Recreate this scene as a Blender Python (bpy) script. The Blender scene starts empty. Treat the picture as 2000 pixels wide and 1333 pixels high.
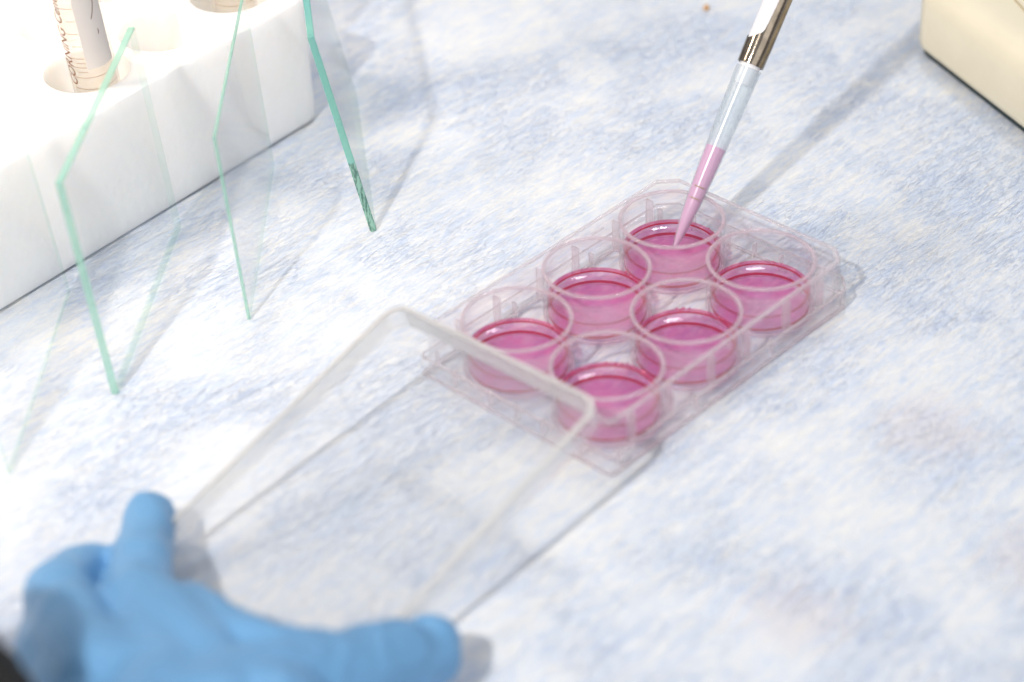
import bpy, bmesh, math, random
from mathutils import Vector, Matrix, noise
random.seed(4)
S = 0.001                      # everything below is written in millimetres
sc = bpy.context.scene
COL = sc.collection

# ------------------------------------------------------------------ camera, world, lamps, exposure
cd = bpy.data.cameras.new('camera'); cam = bpy.data.objects.new('camera', cd); COL.objects.link(cam)
AZ, PIT, ROLL = math.radians(44.9146), math.radians(35.7353), math.radians(-2.7442)
fw = Vector((math.cos(PIT)*math.cos(AZ), math.cos(PIT)*math.sin(AZ), -math.sin(PIT)))
rt = fw.cross(Vector((0, 0, 1))).normalized(); up = rt.cross(fw)
cr, sr = math.cos(ROLL), math.sin(ROLL)
rt, up = cr*rt + sr*up, -sr*rt + cr*up
M = Matrix((rt, up, -fw)).transposed().to_4x4()
M.translation = Vector((-475.56, -412.88, 452.59))*S
cam.matrix_world = M
cd.sensor_width = 36; cd.lens = 4507/2000*36
cd.clip_start = 0.01; cd.clip_end = 50
cd.dof.use_dof = True; cd.dof.focus_distance = 0.822; cd.dof.aperture_fstop = 5.6
sc.camera = cam

w = bpy.data.worlds.new('World'); sc.world = w; w.use_nodes = True
nt = w.node_tree; nt.nodes.clear()
o_ = nt.nodes.new('ShaderNodeOutputWorld'); bg = nt.nodes.new('ShaderNodeBackground')
tc = nt.nodes.new('ShaderNodeTexCoord'); sx = nt.nodes.new('ShaderNodeSeparateXYZ'); rp = nt.nodes.new('ShaderNodeValToRGB')
mr = nt.nodes.new('ShaderNodeMapRange'); mr.inputs['From Min'].default_value = -1; mr.inputs['From Max'].default_value = 1
nt.links.new(tc.outputs['Generated'], sx.inputs[0]); nt.links.new(sx.outputs['Z'], mr.inputs['Value'])
nt.links.new(mr.outputs[0], rp.inputs[0]); nt.links.new(rp.outputs[0], bg.inputs[0]); nt.links.new(bg.outputs[0], o_.inputs[0])
el = rp.color_ramp.elements
el[0].position = 0.0; el[0].color = (.40, .39, .38, 1)
el[1].position = 1.0; el[1].color = (.55, .56, .60, 1)
for p_, c_ in ((.44, (.16, .14, .13, 1)), (.56, (.36, .35, .35, 1)), (.75, (.44, .45, .47, 1))):
    e_ = el.new(p_); e_.color = c_
bg.inputs[1].default_value = 1.0

def area(name, loc, target, power, size, color=(1, 1, 1), shape='DISK', size_y=None):
    l = bpy.data.lights.new(name, 'AREA'); l.shape = shape; l.size = size; l.energy = power; l.color = color
    if size_y: l.size_y = size_y
    o = bpy.data.objects.new(name, l); COL.objects.link(o)
    o.location = Vector(loc)
    o.rotation_euler = (Vector(target)-Vector(loc)).to_track_quat('-Z', 'Y').to_euler()
    return o
area('key_lamp', (-.93, -.20, .97), (.04, .02, 0), 12.2, .046, (1, .955, .90))
area('ceiling_light', (.66, .38, 1.12), (0, .03, 0), 3.4, .16, (.95, .97, 1.0))
area('front_fill', (-.3, -1.4, .75), (0, .1, 0), 4.6, 1.5, (1, .97, .93), 'RECTANGLE', .8)  # fill added to brighten the rack's front face
wl_ = area('warm_bench_light', (-.28, .36, .46), (-.09, .27, .05), .46, .12, (1, .84, .68)); wl_.data.spread = math.radians(75)

sc.view_settings.view_transform = 'Standard'; sc.view_settings.look = 'None'
sc.view_settings.exposure = 0.0; sc.view_settings.gamma = 1
sc.render.engine = 'CYCLES'
cy = sc.cycles
cy.use_denoising = True; cy.denoiser = 'OPENIMAGEDENOISE'
cy.max_bounces = 20; cy.transparent_max_bounces = 48; cy.transmission_bounces = 14; cy.glossy_bounces = 8; cy.diffuse_bounces = 4
cy.sample_clamp_indirect = 6; cy.caustics_reflective = False; cy.caustics_refractive = True; cy.blur_glossy = .3

# ------------------------------------------------------------------ material helpers
class NT:
    def __init__(s, name):
        s.m = bpy.data.materials.new(name); s.m.use_nodes = True
        s.t = s.m.node_tree; s.t.nodes.clear()
        s.out = s.n('ShaderNodeOutputMaterial')
    def n(s, t, **kw):
        n = s.t.nodes.new(t)
        for k, v in kw.items():
            if k.startswith('i_'):
                key = k[2:]
                key = int(key) if key.isdigit() else key.replace('_', ' ')
                n.inputs[key].default_value = v
            else: setattr(n, k, v)
        return n
    def l(s, a, b): s.t.links.new(a, b)
    def math(s, op, a, b=None, c=None):
        n = s.n('ShaderNodeMath', operation=op)
        for i, x in enumerate((a, b, c)):
            if x is None: continue
            if isinstance(x, (int, float)): n.inputs[i].default_value = x
            else: s.l(x, n.inputs[i])
        return n.outputs[0]
    def mapr(s, v, a, b, c=0., d=1., smooth=True):
        n = s.n('ShaderNodeMapRange', interpolation_type='SMOOTHSTEP' if smooth else 'LINEAR')
        s.l(v, n.inputs['Value'])
        for k, x in (('From Min', a), ('From Max', b), ('To Min', c), ('To Max', d)): n.inputs[k].default_value = x
        return n.outputs[0]
    def mixc(s, f, a, b):
        n = s.n('ShaderNodeMix', data_type='RGBA')
        if isinstance(f, (int, float)): n.inputs[0].default_value = f
        else: s.l(f, n.inputs[0])
        for i, x in ((6, a), (7, b)):
            if isinstance(x, tuple): n.inputs[i].default_value = (*x, 1)
            else: s.l(x, n.inputs[i])
        return n.outputs[2]
    def noise(s, vec, scale, detail=3, rough=.55, dist=0.):
        n = s.n('ShaderNodeTexNoise'); n.inputs['Scale'].default_value = scale; n.inputs['Detail'].default_value = detail
        n.inputs['Roughness'].default_value = rough; n.inputs['Distortion'].default_value = dist
        s.l(vec, n.inputs['Vector']); return n.outputs[0]
    def obj(s): return s.n('ShaderNodeTexCoord').outputs['Object']
    def mapping(s, vec, rz=0, scale=(1, 1, 1)):
        n = s.n('ShaderNodeMapping'); n.inputs['Rotation'].default_value = (0, 0, rz); n.inputs['Scale'].default_value = scale
        s.l(vec, n.inputs['Vector']); return n.outputs[0]
    def bump(s, h, dist, strength=1.):
        n = s.n('ShaderNodeBump'); n.inputs['Distance'].default_value = dist; n.inputs['Strength'].default_value = strength
        s.l(h, n.inputs['Height']); return n.outputs[0]

def principled(name, color, rough=.5, ior=1.45, metal=0., spec=.5, bump=None, tint_noise=None, **kw):
    T = NT(name); b = T.n('ShaderNodeBsdfPrincipled')
    b.inputs['Roughness'].default_value = rough; b.inputs['Metallic'].default_value = metal; b.inputs['IOR'].default_value = ior
    b.inputs['Specular IOR Level'].default_value = spec
    for k, v in kw.items(): b.inputs[k.replace('_', ' ')].default_value = v
    if tint_noise:
        sc_, amt = tint_noise
        n = T.noise(T.obj(), sc_, 4)
        c2 = tuple(x*(1-amt) for x in color)
        T.l(T.mixc(T.mapr(n, .35, .65), color, c2), b.inputs['Base Color'])
        T.l(T.mapr(n, .3, .7, rough*.85, min(1, rough*1.25)), b.inputs['Roughness'])
    else: b.inputs['Base Color'].default_value = (*color, 1)
    if bump:
        T.l(T.bump(T.noise(T.obj(), bump[0], 4), bump[1]*S), b.inputs['Normal'])
    T.l(b.outputs[0], T.out.inputs[0]); return T.m

def clear(name, tint, ior=1.5, haze=0., haze_col=(.8, .8, .8), rough=.02, volume=None, translucent=.5, bump=None, mottle=False):
    """clear sheet: a tinted transparent body with a Fresnel gloss, plus a little haze"""
    T = NT(name)
    g = T.n('ShaderNodeNewGeometry')
    iv = T.math('ADD', T.math('MULTIPLY', g.outputs['Backfacing'], 1/ior-ior), ior)
    fr = T.n('ShaderNodeFresnel'); T.l(iv, fr.inputs['IOR'])
    tr = T.n('ShaderNodeBsdfTransparent'); tr.inputs[0].default_value = (*tint, 1)
    if mottle:       # pad texture magnified and scattered by the liquid, painted into the tint
        mt = T.noise(T.obj(), 170, 4, .65, 1.2)
        T.l(T.mixc(T.mapr(mt, .38, .64), (1, .99, 1), (.97, .74, .90)), tr.inputs[0])
    gl = T.n('ShaderNodeBsdfGlossy'); gl.inputs['Roughness'].default_value = rough
    if bump:
        nb = T.bump(T.noise(T.obj(), bump[0], 3), bump[1]*S)
        T.l(nb, gl.inputs['Normal']); T.l(nb, fr.inputs['Normal'])
    body = tr.outputs[0]
    if haze:
        df = T.n('ShaderNodeBsdfDiffuse'); df.inputs[0].default_value = (*haze_col, 1)
        tl = T.n('ShaderNodeBsdfTranslucent'); tl.inputs[0].default_value = (*haze_col, 1)
        m1 = T.n('ShaderNodeMixShader'); m1.inputs[0].default_value = translucent; T.l(df.outputs[0], m1.inputs[1]); T.l(tl.outputs[0], m1.inputs[2])
        m2 = T.n('ShaderNodeMixShader'); m2.inputs[0].default_value = haze; T.l(body, m2.inputs[1]); T.l(m1.outputs[0], m2.inputs[2])
        body = m2.outputs[0]
    mx = T.n('ShaderNodeMixShader'); T.l(fr.outputs[0], mx.inputs[0]); T.l(body, mx.inputs[1]); T.l(gl.outputs[0], mx.inputs[2])
    T.l(mx.outputs[0], T.out.inputs[0])
    if volume:
        v = T.n('ShaderNodeVolumeAbsorption'); v.inputs['Color'].default_value = (*volume[0], 1); v.inputs['Density'].default_value = volume[1]
        T.l(v.outputs[0], T.out.inputs['Volume'])
    return T.m

def refract(name, color, ior=1.5, rough=.03, haze=0., haze_col=(.8, .8, .8), see=0.):
    T = NT(name); g = T.n('ShaderNodeBsdfGlass'); g.inputs[0].default_value = (*color, 1)
    g.inputs['IOR'].default_value = ior; g.inputs['Roughness'].default_value = rough
    body = g.outputs[0]
    if haze:
        df = T.n('ShaderNodeBsdfDiffuse'); df.inputs[0].default_value = (*haze_col, 1)
        tl = T.n('ShaderNodeBsdfTranslucent'); tl.inputs[0].default_value = (*haze_col, 1)
        m1 = T.n('ShaderNodeMixShader'); T.l(df.outputs[0], m1.inputs[1]); T.l(tl.outputs[0], m1.inputs[2])
        m2 = T.n('ShaderNodeMixShader'); m2.inputs[0].default_value = haze; T.l(body, m2.inputs[1]); T.l(m1.outputs[0], m2.inputs[2])
        body = m2.outputs[0]
    if see:
        tr = T.n('ShaderNodeBsdfTransparent'); tr.inputs[0].default_value = (*color, 1)
        m3 = T.n('ShaderNodeMixShader'); m3.inputs[0].default_value = see; T.l(body, m3.inputs[1]); T.l(tr.outputs[0], m3.inputs[2])
        body = m3.outputs[0]
    T.l(body, T.out.inputs[0]); return T.m

def pad_material():
    T = NT('absorbent_pad')
    P = T.obj()
    a = T.mapping(P, math.radians(14), (1, 4.2, 1))      # creases one way
    b = T.mapping(P, math.radians(66), (1, 4.6, 1))      # and the other
    big = T.noise(P, 19, 4, .55, .4)
    mid = T.noise(a, 66, 4, .6, .9)
    mid2 = T.noise(b, 60, 4, .6, .8)
    fin = T.noise(a, 210, 5, .66, .6)
    fin2 = T.noise(b, 240, 5, .66, .5)
    grain = T.noise(P, 900, 3, .6)
    rid = T.math('ABSOLUTE', T.math('SUBTRACT', T.noise(a, 95, 3, .55, 1.3), .5))
    rid2 = T.math('ABSOLUTE', T.math('SUBTRACT', T.noise(b, 85, 3, .55, 1.3), .5))
    s = T.math('ADD', T.math('MULTIPLY', big, .6), T.math('MULTIPLY', T.math('ADD', mid, mid2), .65))
    s = T.math('ADD', s, T.math('MULTIPLY', T.math('ADD', fin, fin2), .65))
    s = T.math('ADD', s, T.math('MULTIPLY', grain, .18))       # mean about 1.69
    f = T.mapr(s, 1.34, 2.02)
    col = T.mixc(T.math('MULTIPLY', f, .95), (.785, .785, .768), (.545, .635, .79))
    # blue lying in the creases
    cr_ = T.math('ADD', T.mapr(rid, .0, .026, 1, 0), T.mapr(rid2, .0, .026, 1, 0))
    cr_ = T.math('MULTIPLY', cr_, T.mapr(big, .38, .62, .12, .55))
    col = T.mixc(cr_, col, (.46, .55, .76))
    # faint old pinkish-grey stains
    for (x, y, r) in ((22, -101, 24), (-7, -164, 26), (-75, -122, 22), (52, -150, 16)):
        v = T.n('ShaderNodeVectorMath', operation='DISTANCE'); T.l(P, v.inputs[0]); v.inputs[1].default_value = (x*S, y*S, 0)
        d = T.math('ADD', v.outputs['Value'], T.math('MULTIPLY', T.math('SUBTRACT', mid, .5), .03))
        col = T.mixc(T.math('MULTIPLY', T.mapr(d, r*S*.3, r*S, 1, 0), .38), col, (.66, .60, .62))
    h = T.math('ADD', T.math('MULTIPLY', T.math('ADD', fin, fin2), .6), T.math('MULTIPLY', grain, .3))
    h = T.math('ADD', h, T.math('MULTIPLY', T.math('ADD', mid, mid2), 1.3))
    h = T.math('SUBTRACT', h, T.math('MULTIPLY', cr_, .5))
    bs = T.n('ShaderNodeBsdfPrincipled'); T.l(col, bs.inputs['Base Color']); bs.inputs['Roughness'].default_value = .85
    bs.inputs['Specular IOR Level'].default_value = .25
    T.l(T.bump(h, .6*S, .8), bs.inputs['Normal'])
    T.l(bs.outputs[0], T.out.inputs[0]); return T.m

def foam_material():
    T = NT('polystyrene_foam'); P = T.obj()
    v = T.n('ShaderNodeTexVoronoi', feature='SMOOTH_F1'); v.inputs['Scale'].default_value = 300; T.l(P, v.inputs['Vector'])
    n = T.noise(P, 35, 4, .6)
    n2 = T.noise(P, 900, 3, .6)
    col = T.mixc(T.mapr(n, .3, .7), (.96, .945, .92), (.94, .92, .895))
    h = T.math('ADD', T.math('MULTIPLY', v.outputs['Distance'], -.8), T.math('ADD', T.math('MULTIPLY', n, 1.2), T.math('MULTIPLY', n2, .25)))
    bs = T.n('ShaderNodeBsdfPrincipled'); T.l(col, bs.inputs['Base Color']); bs.inputs['Roughness'].default_value = .55
    bs.inputs['Specular IOR Level'].default_value = .3
    bs.inputs['Subsurface Weight'].default_value = .8
    bs.inputs['Subsurface Radius'].default_value = (1, .9, .8); bs.inputs['Subsurface Scale'].default_value = .012
    T.l(T.bump(h, .35*S, .8), bs.inputs['Normal']); T.l(bs.outputs[0], T.out.inputs[0]); return T.m

def edge_material(name, c1, c2, tr, dark_reflection=False):
    T = NT(name); P = T.obj()
    n = T.noise(P, 260, 5, .7); n2 = T.noise(P, 40, 3)
    col = T.mixc(T.mapr(n2, .35, .65), c1, c2)
    col = T.mixc(T.math('MULTIPLY', T.mapr(n, .60, .72), .45), col, tuple(x*.35 for x in c1))
    if dark_reflection:      # streaky dark green reflection painted into the colour of the lower third
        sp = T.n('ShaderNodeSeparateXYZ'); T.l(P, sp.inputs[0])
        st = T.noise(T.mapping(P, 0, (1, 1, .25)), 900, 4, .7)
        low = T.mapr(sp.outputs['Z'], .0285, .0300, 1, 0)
        streak = T.mixc(T.mapr(st, .42, .58), (.035, .13, .085), (.30, .56, .42))
        col = T.mixc(T.math('MULTIPLY', low, .85), col, streak)
    b = T.n('ShaderNodeBsdfPrincipled'); T.l(col, b.inputs['Base Color']); b.inputs['Roughness'].default_value = .22
    T.l(T.bump(n, .12*S), b.inputs['Normal'])
    tl = T.n('ShaderNodeBsdfTranslucent'); T.l(col, tl.inputs[0])
    m = T.n('ShaderNodeMixShader'); m.inputs[0].default_value = .35; T.l(b.outputs[0], m.inputs[1]); T.l(tl.outputs[0], m.inputs[2])
    t = T.n('ShaderNodeBsdfTransparent'); t.inputs[0].default_value = (.9, .97, .94, 1)
    m2 = T.n('ShaderNodeMixShader'); m2.inputs[0].default_value = tr; T.l(m.outputs[0], m2.inputs[1]); T.l(t.outputs[0], m2.inputs[2])
    T.l(m2.outputs[0], T.out.inputs[0]); return T.m

MAT = dict(
    pad=pad_material(), foam=foam_material(),
    plastic=clear('clear_polystyrene', (.998, .993, .995), 1.34, .055, (.98, .955, .96), .03),
    well=clear('clear_well_wall', (.999, .993, .996), 1.26, .018, (.98, .84, .90), .03),
    deck=clear('clear_deck', (.997, .99, .993), 1.34, .10, (.93, .90, .905), .08, bump=(300, .05)),
    plastic_edge=refract('polystyrene_edge', (.99, .975, .98), 1.5, .05, .45, (1.0, .95, .96), see=.55),
    well_rim=refract('well_rim', (.99, .965, .975), 1.5, .03, .42, (1.0, .91, .94), see=.45),
    lid=clear('clear_lid', (.988, .988, .988), 1.42, .05, (.86, .86, .85), .04),
    lid_wall=refract('lid_wall', (.995, .99, .985), 1.35, .0, .06, (.98, .97, .95), see=.5),
    lid_end=refract('lid_end_wall', (.98, .975, .97), 1.45, .03, .34, (.93, .91, .89), see=.45),
    lid_edge=refract('lid_edge', (.99, .985, .97), 1.5, .05, .62, (1.0, .985, .96), see=.10),
    liquid=clear('pink_medium', (1, .985, .99), 1.33, .17, (1.0, .40, .72), rough=.0, translucent=.7, volume=((1.0, .14, .66), 46), bump=(60, .05), mottle=True),
    meniscus=clear('medium_meniscus', (.99, .76, .84), 1.33, .06, (1, .30, .50), .0),
    froth=refract('pink_froth', (.99, .70, .82), 1.33, .0, .18, (.98, .6, .75)),
    dark_line=refract('medium_refraction_line', (.85, .05, .16), 1.3, .0, .45, (.70, .01, .10), see=.25),
    glass=clear('window_glass', (.998, 1.0, .999), 1.15, .002, (.85, .90, .88), .01),
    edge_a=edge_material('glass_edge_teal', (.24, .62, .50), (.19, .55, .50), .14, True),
    edge_b=edge_material('glass_edge_green', (.42, .72, .58), (.36, .68, .55), .24),
    edge_faint=edge_material('glass_edge_faint', (.70, .84, .78), (.66, .80, .74), .95),
    glove=principled('blue_nitrile', (.15, .355, .61), .42, spec=.45, bump=(180, .25), tint_noise=(25, .10)),
    sleeve=principled('black_fabric', (.012, .011, .010), .9, bump=(900, .3)),
    beige=principled('beige_plastic', (.80, .73, .56), .38, spec=.4, tint_noise=(40, .04), bump=(1500, .03)),
    groove=principled('beige_groove', (.50, .41, .25), .5),
    dark_base=principled('dark_base_strip', (.02, .035, .04), .6),
    chrome=principled('polished_steel', (.33, .28, .225), .12, metal=1., bump=(120, .10), tint_noise=(200, .25)),
    white=principled('white_plastic', (.86, .85, .87), .3),
    tip=clear('frosted_tip', (.95, .97, .985), 1.45, .26, (.86, .91, .94), .25, translucent=.5),
    tip_liquid=principled('pink_medium_in_tip', (.86, .34, .60), .25),
    tube=clear('clear_tube', (.985, .97, .95), 1.4, .10, (.92, .88, .82), .05),
    label=principled('frosted_label', (.72, .66, .62), .6),
    ink=principled('brown_ink', (.20, .09, .05), .6),
    ink_line=principled('pale_brown_ink', (.36, .25, .18), .6),
    crumb=principled('tan_crumb', (.62, .34, .12), .8, bump=(900, .4)),
)

# ------------------------------------------------------------------ object helpers
def props(o, label=None, cat=None, group=None, kind=None):
    for k, v in (('label', label), ('category', cat), ('group', group), ('kind', kind)):
        if v: o[k] = v
    return o
def mesh_obj(name, verts, faces, mat, parent=None, smooth=False, scale=S):
    me = bpy.data.meshes.new(name)
    me.from_pydata([tuple(c*scale for c in v) for v in verts], [], faces)
    for m in (mat if isinstance(mat, (list, tuple)) else [mat]): me.materials.append(m)
    bm = bmesh.new(); bm.from_mesh(me); bmesh.ops.recalc_face_normals(bm, faces=bm.faces); bm.to_mesh(me); bm.free()
    if smooth: me.polygons.foreach_set('use_smooth', [True]*len(me.polygons))
    o = bpy.data.objects.new(name, me); COL.objects.link(o)
    if parent: o.parent = parent
    return o
def empty(name, loc=(0, 0, 0), rot=(0, 0, 0)):
    o = bpy.data.objects.new(name, None); COL.objects.link(o); o.location = Vector(loc)*S; o.rotation_euler = rot
    o.empty_display_size = .01
    return o
def smooth_by_angle(o, ang=35):
    me = o.data
    me.polygons.foreach_set('use_smooth', [True]*len(me.polygons))
    bm = bmesh.new(); bm.from_mesh(me)
    for e in bm.edges:
        if len(e.link_faces) == 2 and e.calc_face_angle(0) > math.radians(ang): e.smooth = False
    bm.to_mesh(me); bm.free()
    return o
def outline(hx, hy, r, seg=6):
    """rounded rectangle, r = radius or four radii for (+x+y, -x+y, -x-y, +x-y); seg 1 = straight chamfer, may be per corner"""
    rs = r if isinstance(r, (list, tuple)) else [r]*4
    sg = seg if isinstance(seg, (list, tuple)) else [seg]*4
    pts = []
    for i, (sx_, sy_) in enumerate(((1, 1), (-1, 1), (-1, -1), (1, -1))):
        R = rs[i]; cx, cy_ = sx_*(hx-R), sy_*(hy-R)
        for k in range(sg[i]+1):
            a = math.pi/2*(i + k/sg[i])
            pts.append((cx+R*math.cos(a), cy_+R*math.sin(a)))
    return pts
def loft(loops, closed_profile=False, cap=(False, False)):
    n = len(loops[0]); V = [v for L in loops for v in L]; F = []
    m = len(loops)
    for j in range(m if closed_profile else m-1):
        j2 = (j+1) % m
        for i in range(n):
            i2 = (i+1) % n
            F.append((j*n+i, j*n+i2, j2*n+i2, j2*n+i))
    if cap[0]: F.append(tuple(range(n))[::-1])
    if cap[1]: F.append(tuple((m-1)*n+i for i in range(n)))
    return V, F
def lathe(profile, c=(0, 0), n=96, closed=True):
    """profile of (r, z); closed=True joins last to first; r=0 collapses to a point by a tiny cap"""
    loops = [[(c[0]+r*math.cos(2*math.pi*i/n), c[1]+r*math.sin(2*math.pi*i/n), z) for i in range(n)] for r, z in profile]
    return loft(loops, closed)
def tube(points, radii, n=16, cap=True):
    """tapered round tube through points"""
    P = [Vector(p) for p in points]; loops = []
    ref = Vector((0, 0, 1)) if abs((P[1]-P[0]).normalized().z) < .9 else Vector((1, 0, 0))
    for i, p in enumerate(P):
        d = (P[min(i+1, len(P)-1)]-P[max(i-1, 0)]).normalized()
        u = (ref - d*ref.dot(d)).normalized(); v = d.cross(u); ref = u
        r = radii[i] if isinstance(radii, (list, tuple)) else radii
        loops.append([tuple(p+(u*math.cos(2*math.pi*k/n)+v*math.sin(2*math.pi*k/n))*r) for k in range(n)])
    return loft(loops, False, (cap, cap))
def merge(*vf):
    V, F = [], []
    for v, f in vf:
        k = len(V); V += list(v); F += [tuple(i+k for i in q) for q in f]
    return V, F
def box(x0, x1, y0, y1, z0, z1):
    V = [(x, y, z) for z in (z0, z1) for x, y in ((x0, y0), (x1, y0), (x1, y1), (x0, y1))]
    return V, [(0, 3, 2, 1), (4, 5, 6, 7), (0, 1, 5, 4), (1, 2, 6, 5), (2, 3, 7, 6), (3, 0, 4, 7)]

# ------------------------------------------------------------------ the pad
def pad_height(x, y):
    v = Vector((x*.012, y*.012, 0)); a = noise.noise(v)*1.1
    u_ = (x*math.cos(.45)+y*math.sin(.45)); t_ = (-x*math.sin(.45)+y*math.cos(.45))
    b = noise.noise(Vector((u_*.022, t_*.09, 3)))*.45
    c = noise.noise(Vector(((x+y)*.02, (y-x)*.07, 9)))*.35
    return a*.35+b+c - .75
def axis(lo, hi, a, b, fine, coarse):
    xs = []; x = lo
    while x < hi:
        xs.append(x); x += fine if a <= x < b else coarse
    xs.append(hi); return xs
xs = axis(-1100, 1400, -330, 430, 3.2, 40); ys = axis(-1100, 1400, -330, 520, 3.2, 40)
V = [(x, y, pad_height(x, y)) for y in ys for x in xs]; nx = len(xs)
F = [(j*nx+i, j*nx+i+1, (j+1)*nx+i+1, (j+1)*nx+i) for j in range(len(ys)-1) for i in range(nx-1)]
pad = mesh_obj('bench_pad', V, F, MAT['pad'], smooth=True)
props(pad, 'mottled blue and white absorbent bench pad under everything', 'bench pad', kind='structure')

# ------------------------------------------------------------------ foam tube rack
def prism_rounded(hx, hy, r, z0, z1, bev):
    loops = []
    for z, ins in ((z0, bev*.5), (z0+bev*.5, 0), (z1-bev, 0), (z1-bev*.3, bev*.3), (z1, bev)):
        loops.append([(x, y, z) for x, y in outline(hx-ins, hy-ins, max(r-ins, .5), 10)])
    return loft(loops, False, (True, True))
RZ = math.radians(4.3)
RACK_HX, RACK_HY, RACK_H = 150, 75, 53
rack = empty('tube_rack', (33 - 150*math.cos(RZ) - 75*math.sin(RZ)*1.0, 191.5 - 150*math.sin(RZ) + 75*math.cos(RZ), 0), (0, 0, RZ))
props(rack, 'white foam tube rack with round holes, standing behind the glass sheets', 'tube rack')
V, F = prism_rounded(RACK_HX, RACK_HY, 9, .2, RACK_H, 1.6)
body = mesh_obj('rack_body', V, F, MAT['foam'], rack)
holes = []
for k in range(9): holes.append((150-20.5-36.5*k, -75+25.4))
for k in range(9): holes.append((150-1.5-36.5*k if k else 150-36, -75+61.5))
holes = [(150-18.5-36.6*k, -49.5) for k in range(7)] + [(150-36-36.6*k, -13.5) for k in range(7)] + [(150-18.5-36.6*k, 22) for k in range(7)]
hv = merge(*[loft([[(x+15.6*math.cos(2*math.pi*i/64), y+15.6*math.sin(2*math.pi*i/64), z) for i in range(64)] for z in (36, RACK_H+5)], False, (True, True)) for x, y in holes if abs(x) < 134])
cut = mesh_obj('cutter', *hv, MAT['foam'], rack)
md = body.modifiers.new('b', 'BOOLEAN'); md.operation = 'DIFFERENCE'; md.object = cut; md.solver = 'EXACT'
bpy.context.view_layer.update()
dg = bpy.context.evaluated_depsgraph_get()
me = bpy.data.meshes.new_from_object(body.evaluated_get(dg))
body.modifiers.clear(); body.data = me
bpy.data.objects.remove(cut)
smooth_by_angle(body, 30)

# ------------------------------------------------------------------ tubes standing in the rack
def text_mesh(body_text, size):
    cu = bpy.data.curves.new('t', 'FONT'); cu.body = body_text; cu.size = size; cu.shear = .25; cu.resolution_u = 4; cu.offset = size*.006
    to = bpy.data.objects.new('t', cu); COL.objects.link(to)
    bpy.context.view_layer.update()
    m = bpy.data.meshes.new_from_object(to.evaluated_get(bpy.context.evaluated_depsgraph_get()))
    bm = bmesh.new(); bm.from_mesh(m)
    bmesh.ops.subdivide_edges(bm, edges=[e for e in bm.edges if e.calc_length() > size*.25], cuts=2)
    bmesh.ops.triangulate(bm, faces=bm.faces)
    V = [tuple(v.co) for v in bm.verts]; F = [tuple(x.index for x in f.verts) for f in bm.faces]
    bm.free(); bpy.data.objects.remove(to); return V, F
def wrap(V, R, a0, z0, up_angle=True):
    """text u along +z, text v towards smaller angle (leftwards seen from the front)"""
    out = []
    for u_, v_, _ in V:
        a = a0 - v_/R
        out.append((R*math.cos(a), R*math.sin(a), z0+u_))
    return out
def ribbon(pts, R, wd):
    """thin printed stroke on the cylinder: pts = (angle*R, z)"""
    V, F = [], []
    for i in range(len(pts)):
        a = Vector(pts[max(i-1, 0)]); b = Vector(pts[min(i+1, len(pts)-1)]); d = (b-a).normalized(); n_ = Vector((-d.y, d.x))*wd/2
        for s_ in (1, -1):
            p = Vector(pts[i])+n_*s_
            V.append((R*math.cos(p.x/R), R*math.sin(p.x/R), p.y))
    for i in range(len(pts)-1): F.append((2*i, 2*i+1, 2*i+3, 2*i+2))
    return V, F
def culture_tube(loc, lean_rot, label, printed):
    t = empty('sample_tube', loc, lean_rot)
    props(t, label, 'tube', 'clear tubes standing in the foam rack')
    R = 8.5
    prof = [(0.05, -38), (2.6, -37), (R, -16), (R, 95), (R-1, 95), (R-1, -15.6), (2, -35.5), (.05, -35.6)]
    smooth_by_angle(mesh_obj('tube_wall', *lathe(prof, n=64, closed=False), MAT['tube'], t), 30)
    mesh_obj('screw_cap', *lathe([(.05, 94), (10.2, 94), (10.2, 106), (9.4, 107), (.05, 107)], n=48, closed=False), MAT['white'], t)
    fr = math.atan2(-412.88-loc[1], -475.56-loc[0])          # the printed side faces the front of the bench
    q = R+.04
    lines = []
    rng = lambda a, b, n: [a+(b-a)*k/(n-1) for k in range(n)]
    for z in (1.5, 7.5, 12.5): lines.append(ribbon([((fr+a)*q, z) for a in rng(-1.0, 1.15, 26)], q, .28))
    mesh_obj('ring_line', *merge(*lines), MAT['ink_line'], t)
    if printed:
        grad = []
        for k in range(13):
            z = 15 + (k*1.9 if k < 4 else 5.7+(k-3)*5.3)
            L_ = .62 if k % 2 else .40
            a1 = -.20
            grad.append(ribbon([((fr+a)*q, z) for a in rng(a1-L_, a1, 10)], q, .26))
        mesh_obj('graduation', *merge(*grad), MAT['ink_line'], t)
        Vt, Ft = text_mesh('CORNING Centri', 5.3)
        mesh_obj('lettering', wrap(Vt, q, fr-.80, 8.2), Ft, MAT['ink'], t)
        lab = loft([[(q*math.cos(fr+a), q*math.sin(fr+a), z) for a in rng(-.18, 1.12, 20)] for z in (16, 90)], False)
        n = 20; Fl = [(i, i+1, n+i+1, n+i) for i in range(n-1)]
        mesh_obj('writing_patch', lab[0], Fl, MAT['label'], t)
        q2 = q+.05; hw = []
        b0 = (fr+.62)*q2
        strokes = [[(.2, 34), (.5, 35), (.4, 36.2)],
                   [(-1.6, 41), (-.2, 43.5), (1.0, 47), (1.2, 49.5), (.6, 50.8), (.3, 49.5), (.8, 48.2)],
                   [(-.4, 52), (.2, 54.2), (.6, 56)], [(-.9, 58), (-.2, 60), (.6, 62.4), (.7, 61)],
                   [(-4.2, 60.5), (-2.4, 63.2), (-.6, 66.5), (.4, 69.5), (-.2, 71), (.9, 67), (.8, 64), (.2, 63.2)],
                   [(-.5, 73), (.2, 76), (.6, 79), (-.4, 82)]]
        for s_ in strokes: hw.append(ribbon([(b0+x*.8, z-5) for x, z in s_], q2, .34))
        mesh_obj('handwriting', *merge(*hw), MAT['ink'], t)
    return t
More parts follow.
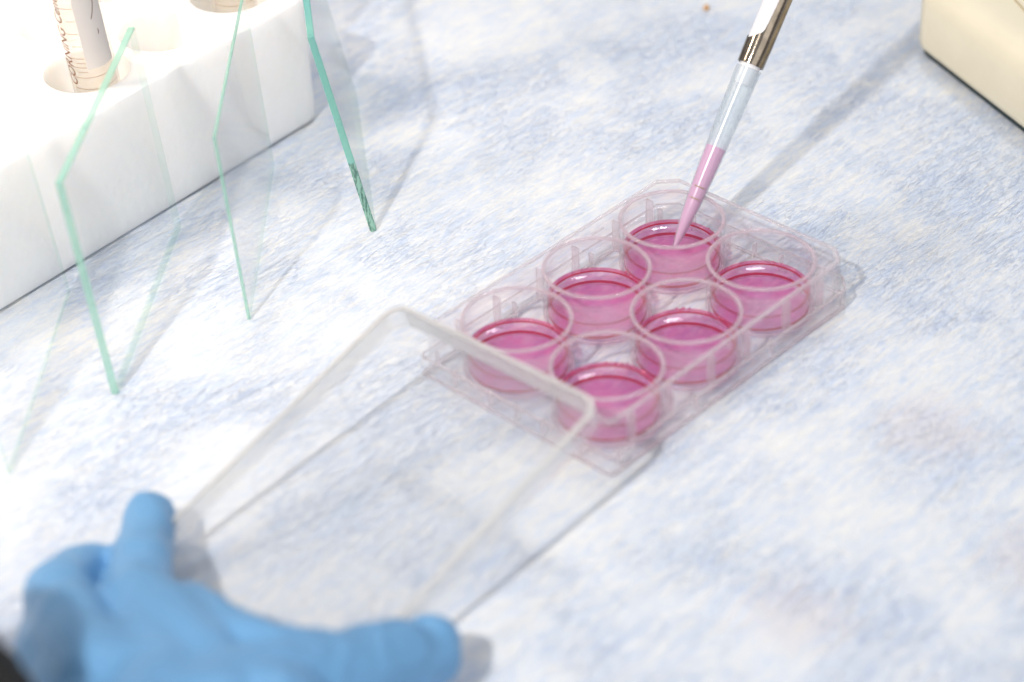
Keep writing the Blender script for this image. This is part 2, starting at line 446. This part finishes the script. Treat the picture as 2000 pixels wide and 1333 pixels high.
culture_tube((-60, 205, 46), (math.radians(3.0), math.radians(-7), 0), 'clear printed tube with brown lettering and a pale writing patch, leaning in a rack hole', True)
culture_tube((13, 214, 51), (math.radians(1), math.radians(-2), 0), 'clear tube behind the thin glass sheet, only its lower end showing', False)

# ------------------------------------------------------------------ glass sheets
def glass_sheet(base, yaw, lean, L, H, th, label, near, top):
    """stands on its long edge; near = its front upright edge, top = its upper edge"""
    g = empty('glass_sheet', (base[0], base[1], -.2), (0, 0, math.radians(yaw)))
    props(g, label, 'glass sheet', 'glass sheets standing on edge on the pad')
    ln = math.radians(lean)
    c = .35
    def P(x, h, t):      # x along, h up the sheet, t through it
        return (x, h*math.sin(ln)+t*math.cos(ln), h*math.cos(ln)-t*math.sin(ln)+th*math.sin(ln)*.5)
    # big faces
    V = [P(x, h, t) for t in (0, th) for x, h in ((c, c), (L-c, c), (L-c, H-c), (c, H-c))]
    pane = mesh_obj('glass_face', V, [(0, 1, 2, 3), (7, 6, 5, 4)], MAT['glass'], g)
    # rims: chamfered ground edges
    rim = {}
    def bar(a, b, c_, d_):
        return [a, b, c_, d_]
    def edge_strip(p0, p1, q0, q1):      # outer line p0-p1, inner line q0-q1 (x,h)
        pts = [(p0, p1, c), (p0, p1, th-c)]
        V = [P(*q0, 0), P(*q1, 0), P(*p0, c), P(*p1, c), P(*p0, th-c), P(*p1, th-c), P(*q0, th), P(*q1, th)]
        N = 1
        return V, [(0, 1, 3, 2), (2, 3, 5, 4), (4, 5, 7, 6)]
    corners_o = [(0, 0), (L, 0), (L, H), (0, H)]; corners_i = [(c, c), (L-c, c), (L-c, H-c), (c, H-c)]
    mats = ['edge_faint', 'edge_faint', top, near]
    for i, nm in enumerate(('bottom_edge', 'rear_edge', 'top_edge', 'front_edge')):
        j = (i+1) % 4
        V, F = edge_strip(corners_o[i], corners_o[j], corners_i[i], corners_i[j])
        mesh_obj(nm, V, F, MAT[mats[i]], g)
    return g
glass_sheet((-135.4, 109.9), 38.2, 4.3, 101, 82, 2.7, 'thick clear glass sheet with a broad pale green edge, in front of the printed tube', 'edge_b', 'edge_b')
glass_sheet((-78.8, 108.6), 43.4, 2.9, 101, 73, 1.2, 'thinnest clear glass sheet with a narrow green edge, middle of the three whole ones', 'edge_b', 'edge_b')
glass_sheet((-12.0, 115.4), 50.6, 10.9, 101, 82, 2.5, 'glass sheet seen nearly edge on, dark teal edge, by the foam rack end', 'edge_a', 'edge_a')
glass_sheet((-184, 103.5), 41.5, 5.5, 101, 80, 1.3, 'faint glass sheet cut off by the left side of the picture', 'edge_faint', 'edge_faint')

# ------------------------------------------------------------------ six-well plate
plate = empty('well_plate', (0, 0, 0))
props(plate, 'clear plastic six-well plate holding pink liquid, under the pipette', 'well plate')
RAD = [5.6, 2.2, 2.2, 5.6]; SEG = [1, 5, 5, 1]
def ol(hx, hy, ins=0): return outline(hx-ins, hy-ins, [max(r-ins*.58, .6) for r in RAD], SEG)
def L3(hx, hy, z): return [(x, y, z) for x, y in ol(hx, hy)]
HX, HY, UX, UY = 63.0, 42.0, 61.0, 40.2
smooth_by_angle(mesh_obj('skirt', *loft([L3(HX, HY, 0.2), L3(HX, HY, 7.1), L3(HX-.5, HY-.5, 7.6), L3(UX+.05, UY+.05, 7.6), L3(UX-1, UY-1, 6.5), L3(HX-1.2, HY-1.2, 6.4), L3(HX-1.2, HY-1.2, .2)], True), MAT['plastic'], plate), 50)
mesh_obj('upper_wall', *loft([L3(UX, UY, 7.65), L3(UX, UY, 18.5), L3(UX-1.1, UY-1.1, 18.5), L3(UX-1.1, UY-1.1, 7.65)], True), MAT['plastic'], plate)
smooth_by_angle(mesh_obj('upper_rim', *loft([L3(UX+.1, UY+.1, 18.52), L3(UX+.1, UY+.1, 19.1), L3(UX-.25, UY-.25, 19.4), L3(UX-.9, UY-.9, 19.4), L3(UX-1.2, UY-1.2, 19.1), L3(UX-1.2, UY-1.2, 18.52)], True), MAT['plastic_edge'], plate), 50)
smooth_by_angle(mesh_obj('skirt_edge', *loft([L3(HX+.06, HY+.06, 6.9), L3(HX+.06, HY+.06, 7.5), L3(HX-.3, HY-.3, 7.75), L3(HX-.8, HY-.8, 7.72), L3(HX-.6, HY-.6, 7.3), L3(HX-.1, HY-.1, 6.9)], True), MAT['plastic_edge'], plate), 50)
smooth_by_angle(mesh_obj('foot_edge', *loft([L3(HX+.05, HY+.05, .0), L3(HX+.05, HY+.05, .55), L3(HX-1.25, HY-1.25, .55), L3(HX-1.25, HY-1.25, .0)], True), MAT['plastic_edge'], plate), 50)
PITCH = 39.12
wells = [(i*PITCH, j*PITCH/2) for i in (1, 0, -1) for j in (1, -1)]
def deck_sheet(z, flip):
    bm = bmesh.new()
    edges = []
    def ring(pts):
        vs = [bm.verts.new((x*S, y*S, z*S)) for x, y in pts]
        for i in range(len(vs)): edges.append(bm.edges.new((vs[i], vs[(i+1) % len(vs)])))
    ring(ol(UX-1.15, UY-1.15))
    for cx, cy_ in wells: ring([(cx+18.45*math.cos(2*math.pi*k/72), cy_+18.45*math.sin(2*math.pi*k/72)) for k in range(72)])
    bmesh.ops.triangle_fill(bm, use_beauty=True, use_dissolve=False, edges=edges)
    # a fill may cover the holes: drop faces whose centre is inside a well
    bad = [f for f in bm.faces if any(math.hypot(f.calc_center_median().x/S-cx, f.calc_center_median().y/S-cy_) < 18.2 for cx, cy_ in wells)]
    bmesh.ops.delete(bm, geom=bad, context='FACES_ONLY')
    for f in bm.faces:
        f.normal_update()
        if (f.normal.z < 0) != flip: f.normal_flip()
    V = [tuple(v.co/S) for v in bm.verts]; bm.verts.index_update(); F = [tuple(v.index for v in f.verts) for f in bm.faces]
    bm.free(); return V, F
me_d = merge(deck_sheet(16.6, False), deck_sheet(15.5, True))
dk = bpy.data.meshes.new('deck'); dk.from_pydata([tuple(c*S for c in v) for v in me_d[0]], [], me_d[1]); dk.materials.append(MAT['deck'])
do = bpy.data.objects.new('deck', dk); COL.objects.link(do); do.parent = plate
R_O, R_I, R_B = 18.4, 17.3, 16.5
LIQ = 6.2
wall_prof = [(R_O, 1.4), (R_O, 19.0), (R_I, 19.0), (R_B+.35, 1.6), (.05, 1.6), (.05, .5), (R_O-.8, .5)]
rim_prof = [(R_O+.12, 18.9), (R_O+.15, 19.5), (R_O-.15, 19.85), (R_I+.2, 19.85), (R_I-.08, 19.5), (R_I-.05, 18.9)]
pool_labels = ['pink liquid in the far well that the pipette tip touches', 'pink liquid in the right-hand corner well beside a cut plate corner',
               'pink liquid in the middle well on the left, glass side of the plate', 'pink liquid in the middle well on the right side of the plate',
               'pink liquid in the left end well partly behind the raised lid edge', 'pink liquid in the well nearest the viewer, against the lid corner']
wl = rm = None; pool0 = None
for k, (cx, cy_) in enumerate(wells):
    if k == 0:
        wl = smooth_by_angle(mesh_obj('well', *lathe(wall_prof, n=128, closed=False), MAT['well'], plate), 40)
        rm = smooth_by_angle(mesh_obj('well_rim', *lathe(rim_prof, n=128), MAT['well_rim'], wl), 60)
        fo = smooth_by_angle(mesh_obj('well_foot', *lathe([(R_O-.9, .2), (R_O-.2, .5), (R_O+.05, 1.2), (R_O-.6, 1.1), (R_O-1.2, .5)], n=96), MAT['well_rim'], wl), 60)
        wl.location = (cx*S, cy_*S, 0)
        w0, r0, f0 = wl, rm, fo
    else:
        w1 = w0.copy(); COL.objects.link(w1); w1.location = (cx*S, cy_*S, 0)
        for c0 in (r0, f0):
            c1 = c0.copy(); COL.objects.link(c1); c1.parent = w1
    # the liquid
    SURF = [(r, LIQ-.25+1.5*(r/16.6)**4.5) for r in (.03, 2, 4, 6, 8, 10, 11.5, 13, 14, 15, 15.8, 16.4, 16.9)]
    if pool0 is None:
        pool0 = smooth_by_angle(mesh_obj('pink_liquid', *lathe(SURF+[(16.97, LIQ+1.55), (16.86, 1.75), (.03, 1.75)], n=128, closed=False), MAT['liquid']), 60)
        zs = lambda r: LIQ-.25+1.5*(r/16.6)**4.5
        mprof = [(15.55, zs(15.55)+.05), (16.1, zs(16.1)+.12), (16.6, zs(16.6)+.25), (17.0, zs(16.9)+.35), (16.95, zs(16.9)-.3), (16.4, zs(16.4)-.5), (15.9, zs(15.9)-.5)]
        men0 = smooth_by_angle(mesh_obj('meniscus', *lathe(mprof, n=128), MAT['meniscus'], pool0), 60)
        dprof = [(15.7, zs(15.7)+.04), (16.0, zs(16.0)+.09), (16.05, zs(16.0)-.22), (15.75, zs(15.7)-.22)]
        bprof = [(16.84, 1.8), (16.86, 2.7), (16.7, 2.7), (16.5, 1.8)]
        lin0 = smooth_by_angle(mesh_obj('refraction_line', *merge(lathe(dprof, n=128), lathe(bprof, n=128)), MAT['dark_line'], pool0), 60)  # dark red rings added in place of refraction at the liquid's edge and base
        pl = pool0
    else:
        pl = pool0.copy(); COL.objects.link(pl); 
        for c0 in (men0, lin0): m1 = c0.copy(); COL.objects.link(m1); m1.parent = pl
    pl.location = (cx*S, cy_*S, 0); pl.scale = (1, 1, (1.03, .96, 1.0, 1.05, .98, 1.02)[k]); pl.rotation_euler = (0, 0, k*1.1*0)
    props(pl, pool_labels[k], 'liquid', 'pink liquid in the six wells')
# upright ribs between the walls and the wells
ribs = []
for x in (-PITCH*1.5+2, -PITCH/2, PITCH/2, PITCH*1.5-2):
    for s_ in (1, -1):
        ribs.append(box(x-.4, x+.4, *sorted((s_*(HY-3.2), s_*(HY-1.25))), .6, 6.3))
for x in (-PITCH, 0, PITCH):
    for s_ in (1, -1):
        for dx in (-9, 9): ribs.append(box(x+dx-.35, x+dx+.35, *sorted((s_*(PITCH/2+16.3), s_*(UY-1.2))), 3.0, 15.4))
for y in (-PITCH/2-8, -PITCH/2+8, PITCH/2-8, PITCH/2+8, 0):
    for s_ in (1, -1): ribs.append(box(*sorted((s_*(HX-3.2), s_*(HX-1.25))), y-.4, y+.4, .6, 6.3))
proto = None
for V, F in ribs: mesh_obj('rib', V, F, MAT['plastic_edge'], plate)
for x, y, a in ((53, -3, .3), (36, -38.2, 1.2), (-3, -38.2, 1.2), (19.6, 36.5, 0)):      # little moulded marks on the deck
    dx_, dy_ = 3*math.cos(a), 3*math.sin(a)
    mesh_obj('moulded_mark', *tube([(x-dx_, y-dy_, 16.8), (x+dx_, y+dy_, 16.8)], .35, 8), MAT['plastic_edge'], plate)
random.seed(11)
def ball(c, r, n=10):
    return lathe([(.02, c[2]-r)]+[(r*math.sin(math.pi*k/6), c[2]-r*math.cos(math.pi*k/6)) for k in range(1, 6)]+[(.02, c[2]+r)], c[:2], n, False)
for (wx, wy, ang, n, spread) in ((PITCH, PITCH/2, -.35, 9, .16), (0, PITCH/2, -.2, 16, .3), (-PITCH, PITCH/2, -.25, 12, .25), (PITCH, -PITCH/2, .35, 3, .05), (0, -PITCH/2, .8, 6, .2), (-PITCH, -PITCH/2, .6, 8, .35)):
    bl = []
    for k in range(n):
        a = ang + random.uniform(-spread, spread); r = 16.1+random.uniform(-.5, .5)
        bl.append(ball((r*math.cos(a), r*math.sin(a), LIQ+1.4+random.uniform(-.1, 1.0)), random.uniform(.22, .5)))
    V, F = merge(*bl)
    host = [o for o in COL.objects if o.name.startswith('pink_liquid') and abs(o.location.x/S-wx) < 1 and abs(o.location.y/S-wy) < 1][0]
    mesh_obj('froth', V, F, MAT['froth'], host, smooth=True)

# ------------------------------------------------------------------ the lid, one end held up
c1, c2, c3, c4 = (Vector(v) for v in ((-79.7, 32.8, 42.0), (-78.2, -52.2, 43.2), (-200.2, -55.0, 10.8), (-201.6, 30.0, 9.8)))
ctr = (c1+c2+c3+c4)/4
ex = ((c1+c2)/2-(c3+c4)/2).normalized(); ey = ((c1+c4)/2-(c2+c3)/2).normalized(); ez = ex.cross(ey).normalized(); ey = ez.cross(ex)
lid = empty('plate_lid'); props(lid, 'clear plate lid held tilted in the blue glove, far end above the well plate', 'lid')
Ml = Matrix((ex, ey, ez)).transposed().to_4x4(); Ml.translation = ctr*S; lid.matrix_world = Ml
LX, LY = 63.7, 42.7
lrad = [6.2, 2.5, 2.5, 6.2]; lseg = [1, 5, 5, 1]
def LL(ins, z): return [(x, y, z) for x, y in outline(LX-ins, LY-ins, [max(r-ins*.58, .6) for r in lrad], [3, 5, 5, 3])]
top_v, top_f = loft([LL(1.3, 0), LL(1.3, -1.1)], False, (True, True))
mesh_obj('top_panel', top_v, top_f, MAT['lid'], lid)
V, F = loft([LL(.15, -1.15), LL(.15, -8), LL(1.25, -8), LL(1.25, -1.15)], True)
def is_end(f): return all(V[i][0] > LX-3.2 and abs(V[i][1]) < LY-4 for i in f)
smooth_by_angle(mesh_obj('side_wall', V, F, MAT['lid_wall'], lid), 50)
mesh_obj('end_wall', *box(LX-1.6, LX-1.3, -LY+5.6, LY-5.6, -7.9, -1.2), MAT['lid_end'], lid)
smooth_by_angle(mesh_obj('rim_edge', *loft([LL(1.35, .02), LL(.5, .02), LL(.05, -.35), LL(.05, -1.12), LL(1.25, -1.12)], True), MAT['lid_edge'], lid), 50)
for i in (1, 0, -1):
    for j in (1, -1):
        V, F = lathe([(17.8, -1.14), (17.8, -1.5), (17.4, -1.5), (17.4, -1.14)], (i*PITCH, j*PITCH/2), 72)
        smooth_by_angle(mesh_obj('condensation_ring', V, F, MAT['lid'], lid), 60)

# ------------------------------------------------------------------ pipette
tip_p = Vector((41.6, 20.2, 6.4)); top_p = Vector((85.4, 23.6, 57.0))
pip = empty('pipette'); props(pip, 'pipette with a steel sleeve, its frosted tip of pink liquid dipping into the far well', 'pipette')
dz = (top_p-tip_p).normalized()
toward = (Vector((-475.56, -412.88, 452.59))-tip_p).normalized()
dx = (toward-dz*toward.dot(dz)).normalized(); dy = dz.cross(dx)       # x of the pipette looks to the front, +y to one side
Mp = Matrix((dx, dy, dz)).transposed().to_4x4(); Mp.translation = tip_p*S; pip.matrix_world = Mp
LEN = (top_p-tip_p).length
k_ = LEN/70.
def pl_(pr): return [(r, z*k_) for r, z in pr]
def pw_(pr): return [(r*(1.24 if z < 60 else 1.12), z*k_) for r, z in pr]
smooth_by_angle(mesh_obj('tip', *lathe(pw_([(.7, 0), (1.25, 4), (1.85, 9.7), (2.3, 15.5), (2.55, 21), (3.0, 32), (3.2, 45), (3.5, 59), (3.9, 60.5), (4.05, 70), (3.6, 70), (3.2, 59), (2.9, 45), (2.7, 32), (2.25, 21), (2.0, 15.5), (1.55, 9.7), (.95, 4), (.4, .1)]), n=48), MAT['tip'], pip), 40)
smooth_by_angle(mesh_obj('tip_liquid', *lathe(pw_([(.05, .3), (.38, .3), (.93, 4), (1.53, 9.7), (1.98, 15.5), (2.23, 21), (2.68, 32), (2.8, 39), (2.5, 38.4), (.05, 38.1)]), n=48, closed=False), MAT['tip_liquid'], pip), 60)
V, F = merge(*[loft([[(r*math.cos(a), r*math.sin(a), z*k_) for a in [-.6+.12*i for i in range(11)]] for r, z in ((r1, z1), (r1+.03, z1+.4))], False) for r1, z1 in ((3.13, 18.5), (3.33, 23))])
F = [f for f in F if max(f)-min(f) < 13]
mesh_obj('volume_mark', V, F, MAT['ink_line'], pip)
smooth_by_angle(mesh_obj('nozzle', *lathe([(.05, LEN-6), (3.2, LEN-6), (3.75, LEN+1), (3.75, LEN+4), (.05, LEN+4)], n=48, closed=False), MAT['white'], pip), 50)
smooth_by_angle(mesh_obj('shaft', *lathe([(.05, LEN+3), (4.45, LEN+3), (4.55, LEN+18), (5.0, LEN+70), (9, LEN+85), (12, LEN+100), (13, LEN+190), (.05, LEN+192)], n=64, closed=False), MAT['white'], pip), 50)
# steel sleeve: a full ring below, cut away obliquely on one side so that the white shaft shows
def sleeve():
    n = 96; V = []; F = []
    z0 = LEN+1.2
    for i in range(n):
        a = 2*math.pi*i/n
        d = math.cos(a+math.radians(70))            # +1 on the cut side
        t_ = max(0, min(1, (d+.12)/.5))
        tops = 8.5+86*(1-t_)**2.0+5.5*max(0, 1-d)*(1 if t_ > 0 else 0)
        for r, z in ((4.75, z0), (4.8, z0+1), (4.95, z0+7), (4.95+.1*tops/95, z0+tops), (4.5+.1*tops/95, z0+tops), (4.3, z0+1), (4.3, z0)):
            V.append((r*math.cos(a), r*math.sin(a), z))
    for i in range(n):
        j = (i+1) % n
        for k in range(7): F.append((i*7+k, j*7+k, j*7+(k+1) % 7, i*7+(k+1) % 7))
    return V, F
smooth_by_angle(mesh_obj('steel_sleeve', *sleeve(), MAT['chrome'], pip), 50)

# ------------------------------------------------------------------ beige device
dev = empty('beige_device', (221.5, 47.5, 0), (0, 0, math.atan2(-63.3, -26.0)))     # local +x runs along its front edge
props(dev, 'beige plastic bench device with rounded corners at the upper right', 'lab device')
def dev_shell():
    hx, hy = 110, 80; loops = []
    for z, ins, r in ((2.2, 1.8, 10), (3.2, .7, 11), (5.5, 0, 12), (22, 0, 12), (26.5, .9, 12), (29.7, 3.2, 11), (31.4, 6.5, 10), (32, 11, 8)):
        loops.append([(x+hx-1.5, y+hy-1.0, z) for x, y in outline(hx-ins, hy-ins, r, 10)])
    return loft(loops, False, (True, True))
smooth_by_angle(mesh_obj('casing', *dev_shell(), MAT['beige'], dev), 40)
mesh_obj('base_strip', *loft([[(x+108.5, y+79, z) for x, y in outline(107.9, 77.9, 10, 8)] for z in (0, 2.6)], False, (True, True)), MAT['dark_base'], dev)  # near-black strip below the casing
V, F = tube([(22, 40, 32.02), (27, 29, 32.05), (34, 22, 32.05), (46, 19.5, 32.05), (160, 19, 32.05)], .45, 8)
mesh_obj('panel_line', V, F, MAT['groove'], dev)

# ------------------------------------------------------------------ crumb
V, F = lathe([(.05, 0), (1.1, .1), (1.5, .9), (1.1, 1.9), (.05, 2.2)], (0, 0), 12, False)
V = [(x*(1+.25*noise.noise(Vector((x, y, z)))), y*(.8+.3*noise.noise(Vector((z, x, y)))), z) for x, y, z in V]
cb = mesh_obj('crumb', V, F, MAT['crumb'], smooth=True); cb.location = (.195, .132, -.0006)
props(cb, 'tiny tan crumb lying on the pad behind the pipette', 'crumb')

# ------------------------------------------------------------------ the gloved hand
person = empty('person', (-230, -10, 40))
props(person, 'person reaching in from the lower left, a blue nitrile glove gripping the lid', 'person')
HAND = [  # chains of (x, y, z, radius)
    [(-178.1,39.7,13.0,7.4), (-191.3,25.1,17.0,8.5), (-209.0,5.0,24.0,9.8), (-222.8,-20.5,32.0,10.8), (-237.2,-45.8,40.0,13.0)],   # index
    [(-163.7,-65.0,16.0,8.2), (-167.3,-67.6,14.0,8.8), (-178.6,-65.0,19.0,12.2), (-193.9,-64.9,25.0,13.2), (-209.1,-64.1,31.0,14.0), (-226.7,-63.0,37.0,16.0), (-242.9,-66.9,42.0,18.0)],   # thumb
    [(-207.8,-17.6,30.0,8.5), (-213.3,-39.0,33.0,11.5), (-212.3,-54.2,34.0,12.5), (-201.6,-61.8,30.0,12.0)],   # web
    [(-212.2,0.4,27.0,9.5), (-217.0,-21.2,33.0,11.5), (-227.5,-48.1,38.0,13.0)],   # web2
    [(-196.0,34.8,8.0,7.3), (-208.7,34.4,14.0,8.8), (-223.5,21.9,23.0,10.0), (-247.0,-28.9,40.0,12.0)],   # middle
    [(-215.2,21.0,8.0,7.2), (-226.8,22.2,14.0,8.8), (-239.5,5.8,22.0,9.8), (-255.5,-32.5,36.0,11.5)],   # ring
    [(-233.0,5.2,8.0,6.5), (-241.8,7.5,13.0,7.6), (-250.7,-3.5,19.0,8.6), (-263.9,-36.0,32.0,10.0)],   # pinky
    [(-240.7,-50.1,40.0,15.0), (-260.7,-65.2,44.0,20.0)],   # palm
    [(-255.4,-41.2,38.0,13.0), (-266.8,-60.4,42.0,19.0)],   # palm2
    [(-236.6,-62.7,38.0,18.0), (-258.8,-72.1,42.0,21.0)],   # palm3
    [(-230.2,-30.0,34.0,13.0), (-231.2,-52.1,36.0,16.0), (-228.1,-72.5,38.0,17.0)],   # palm5
    [(-237.8,-21.3,34.0,12.0), (-243.7,-49.2,38.0,16.0)],   # palm6
    [(-260.7,-65.2,44.0,20.0), (-291.0,-73.6,50.0,24.0), (-311.6,-67.7,56.0,26.0)],   # palm4
]
SLEEVE = [(-316.5,-69.8,66.0,29.0), (-305.3,-35.4,62.0,34.0), (-313.2,-15.5,80.0,42.0)]
def capsule(a, b, ra, rb, n=20):
    a, b = Vector(a), Vector(b); d = (b-a); L_ = d.length or 1e-3; d /= L_
    ref = Vector((0, 0, 1)) if abs(d.z) < .9 else Vector((1, 0, 0))
    u = (ref-d*ref.dot(d)).normalized(); v = d.cross(u); loops = []
    for k in range(1, 7):
        t_ = math.pi/2*(k/6); loops.append((a-d*ra*math.cos(t_), ra*math.sin(t_)))
    for k in range(0, 6):
        t_ = math.pi/2*(k/6); loops.append((b+d*rb*math.sin(t_), rb*math.cos(t_)))
    LL_ = [[tuple(c+(u*math.cos(2*math.pi*i/n)+v*math.sin(2*math.pi*i/n))*r) for i in range(n)] for c, r in loops]
    return loft(LL_, False, (True, True))
def fused(name, chains, mat, parent, voxel, smooth_it, fold=0.):
    parts = []
    for ch in chains:
        for a, b in zip(ch, ch[1:]): parts.append(capsule(a[:3], b[:3], a[3], b[3]))
    o = mesh_obj(name, *merge(*parts), mat)
    r = o.modifiers.new('r', 'REMESH'); r.mode = 'VOXEL'; r.voxel_size = voxel*S
    s = o.modifiers.new('s', 'SMOOTH'); s.iterations = smooth_it; s.factor = .5
    bpy.context.view_layer.update()
    me = bpy.data.meshes.new_from_object(o.evaluated_get(bpy.context.evaluated_depsgraph_get()))
    o.modifiers.clear(); o.data = me
    if fold:
        me.calc_loop_triangles()
        nrm = [v.normal.copy() for v in me.vertices]
        for v, n_ in zip(me.vertices, nrm):
            p = v.co/S
            w_ = noise.noise(Vector((p.x*.045, p.y*.045, p.z*.11)))
            f = (1-abs(w_)*2.2)
            v.co += n_*(max(0, f)**3*fold*.9 + noise.noise(p*.06)*fold)*S
    me.polygons.foreach_set('use_smooth', [True]*len(me.polygons))
    if parent:
        bpy.context.view_layer.update()
        o.parent = parent; o.matrix_parent_inverse = parent.matrix_world.inverted()
    return o
if HAND:
    fused('gloved_hand', HAND, MAT['glove'], person, 1.3, 11, .7)
    fused('sleeve', [SLEEVE], MAT['sleeve'], person, 2.0, 6, 1.0)
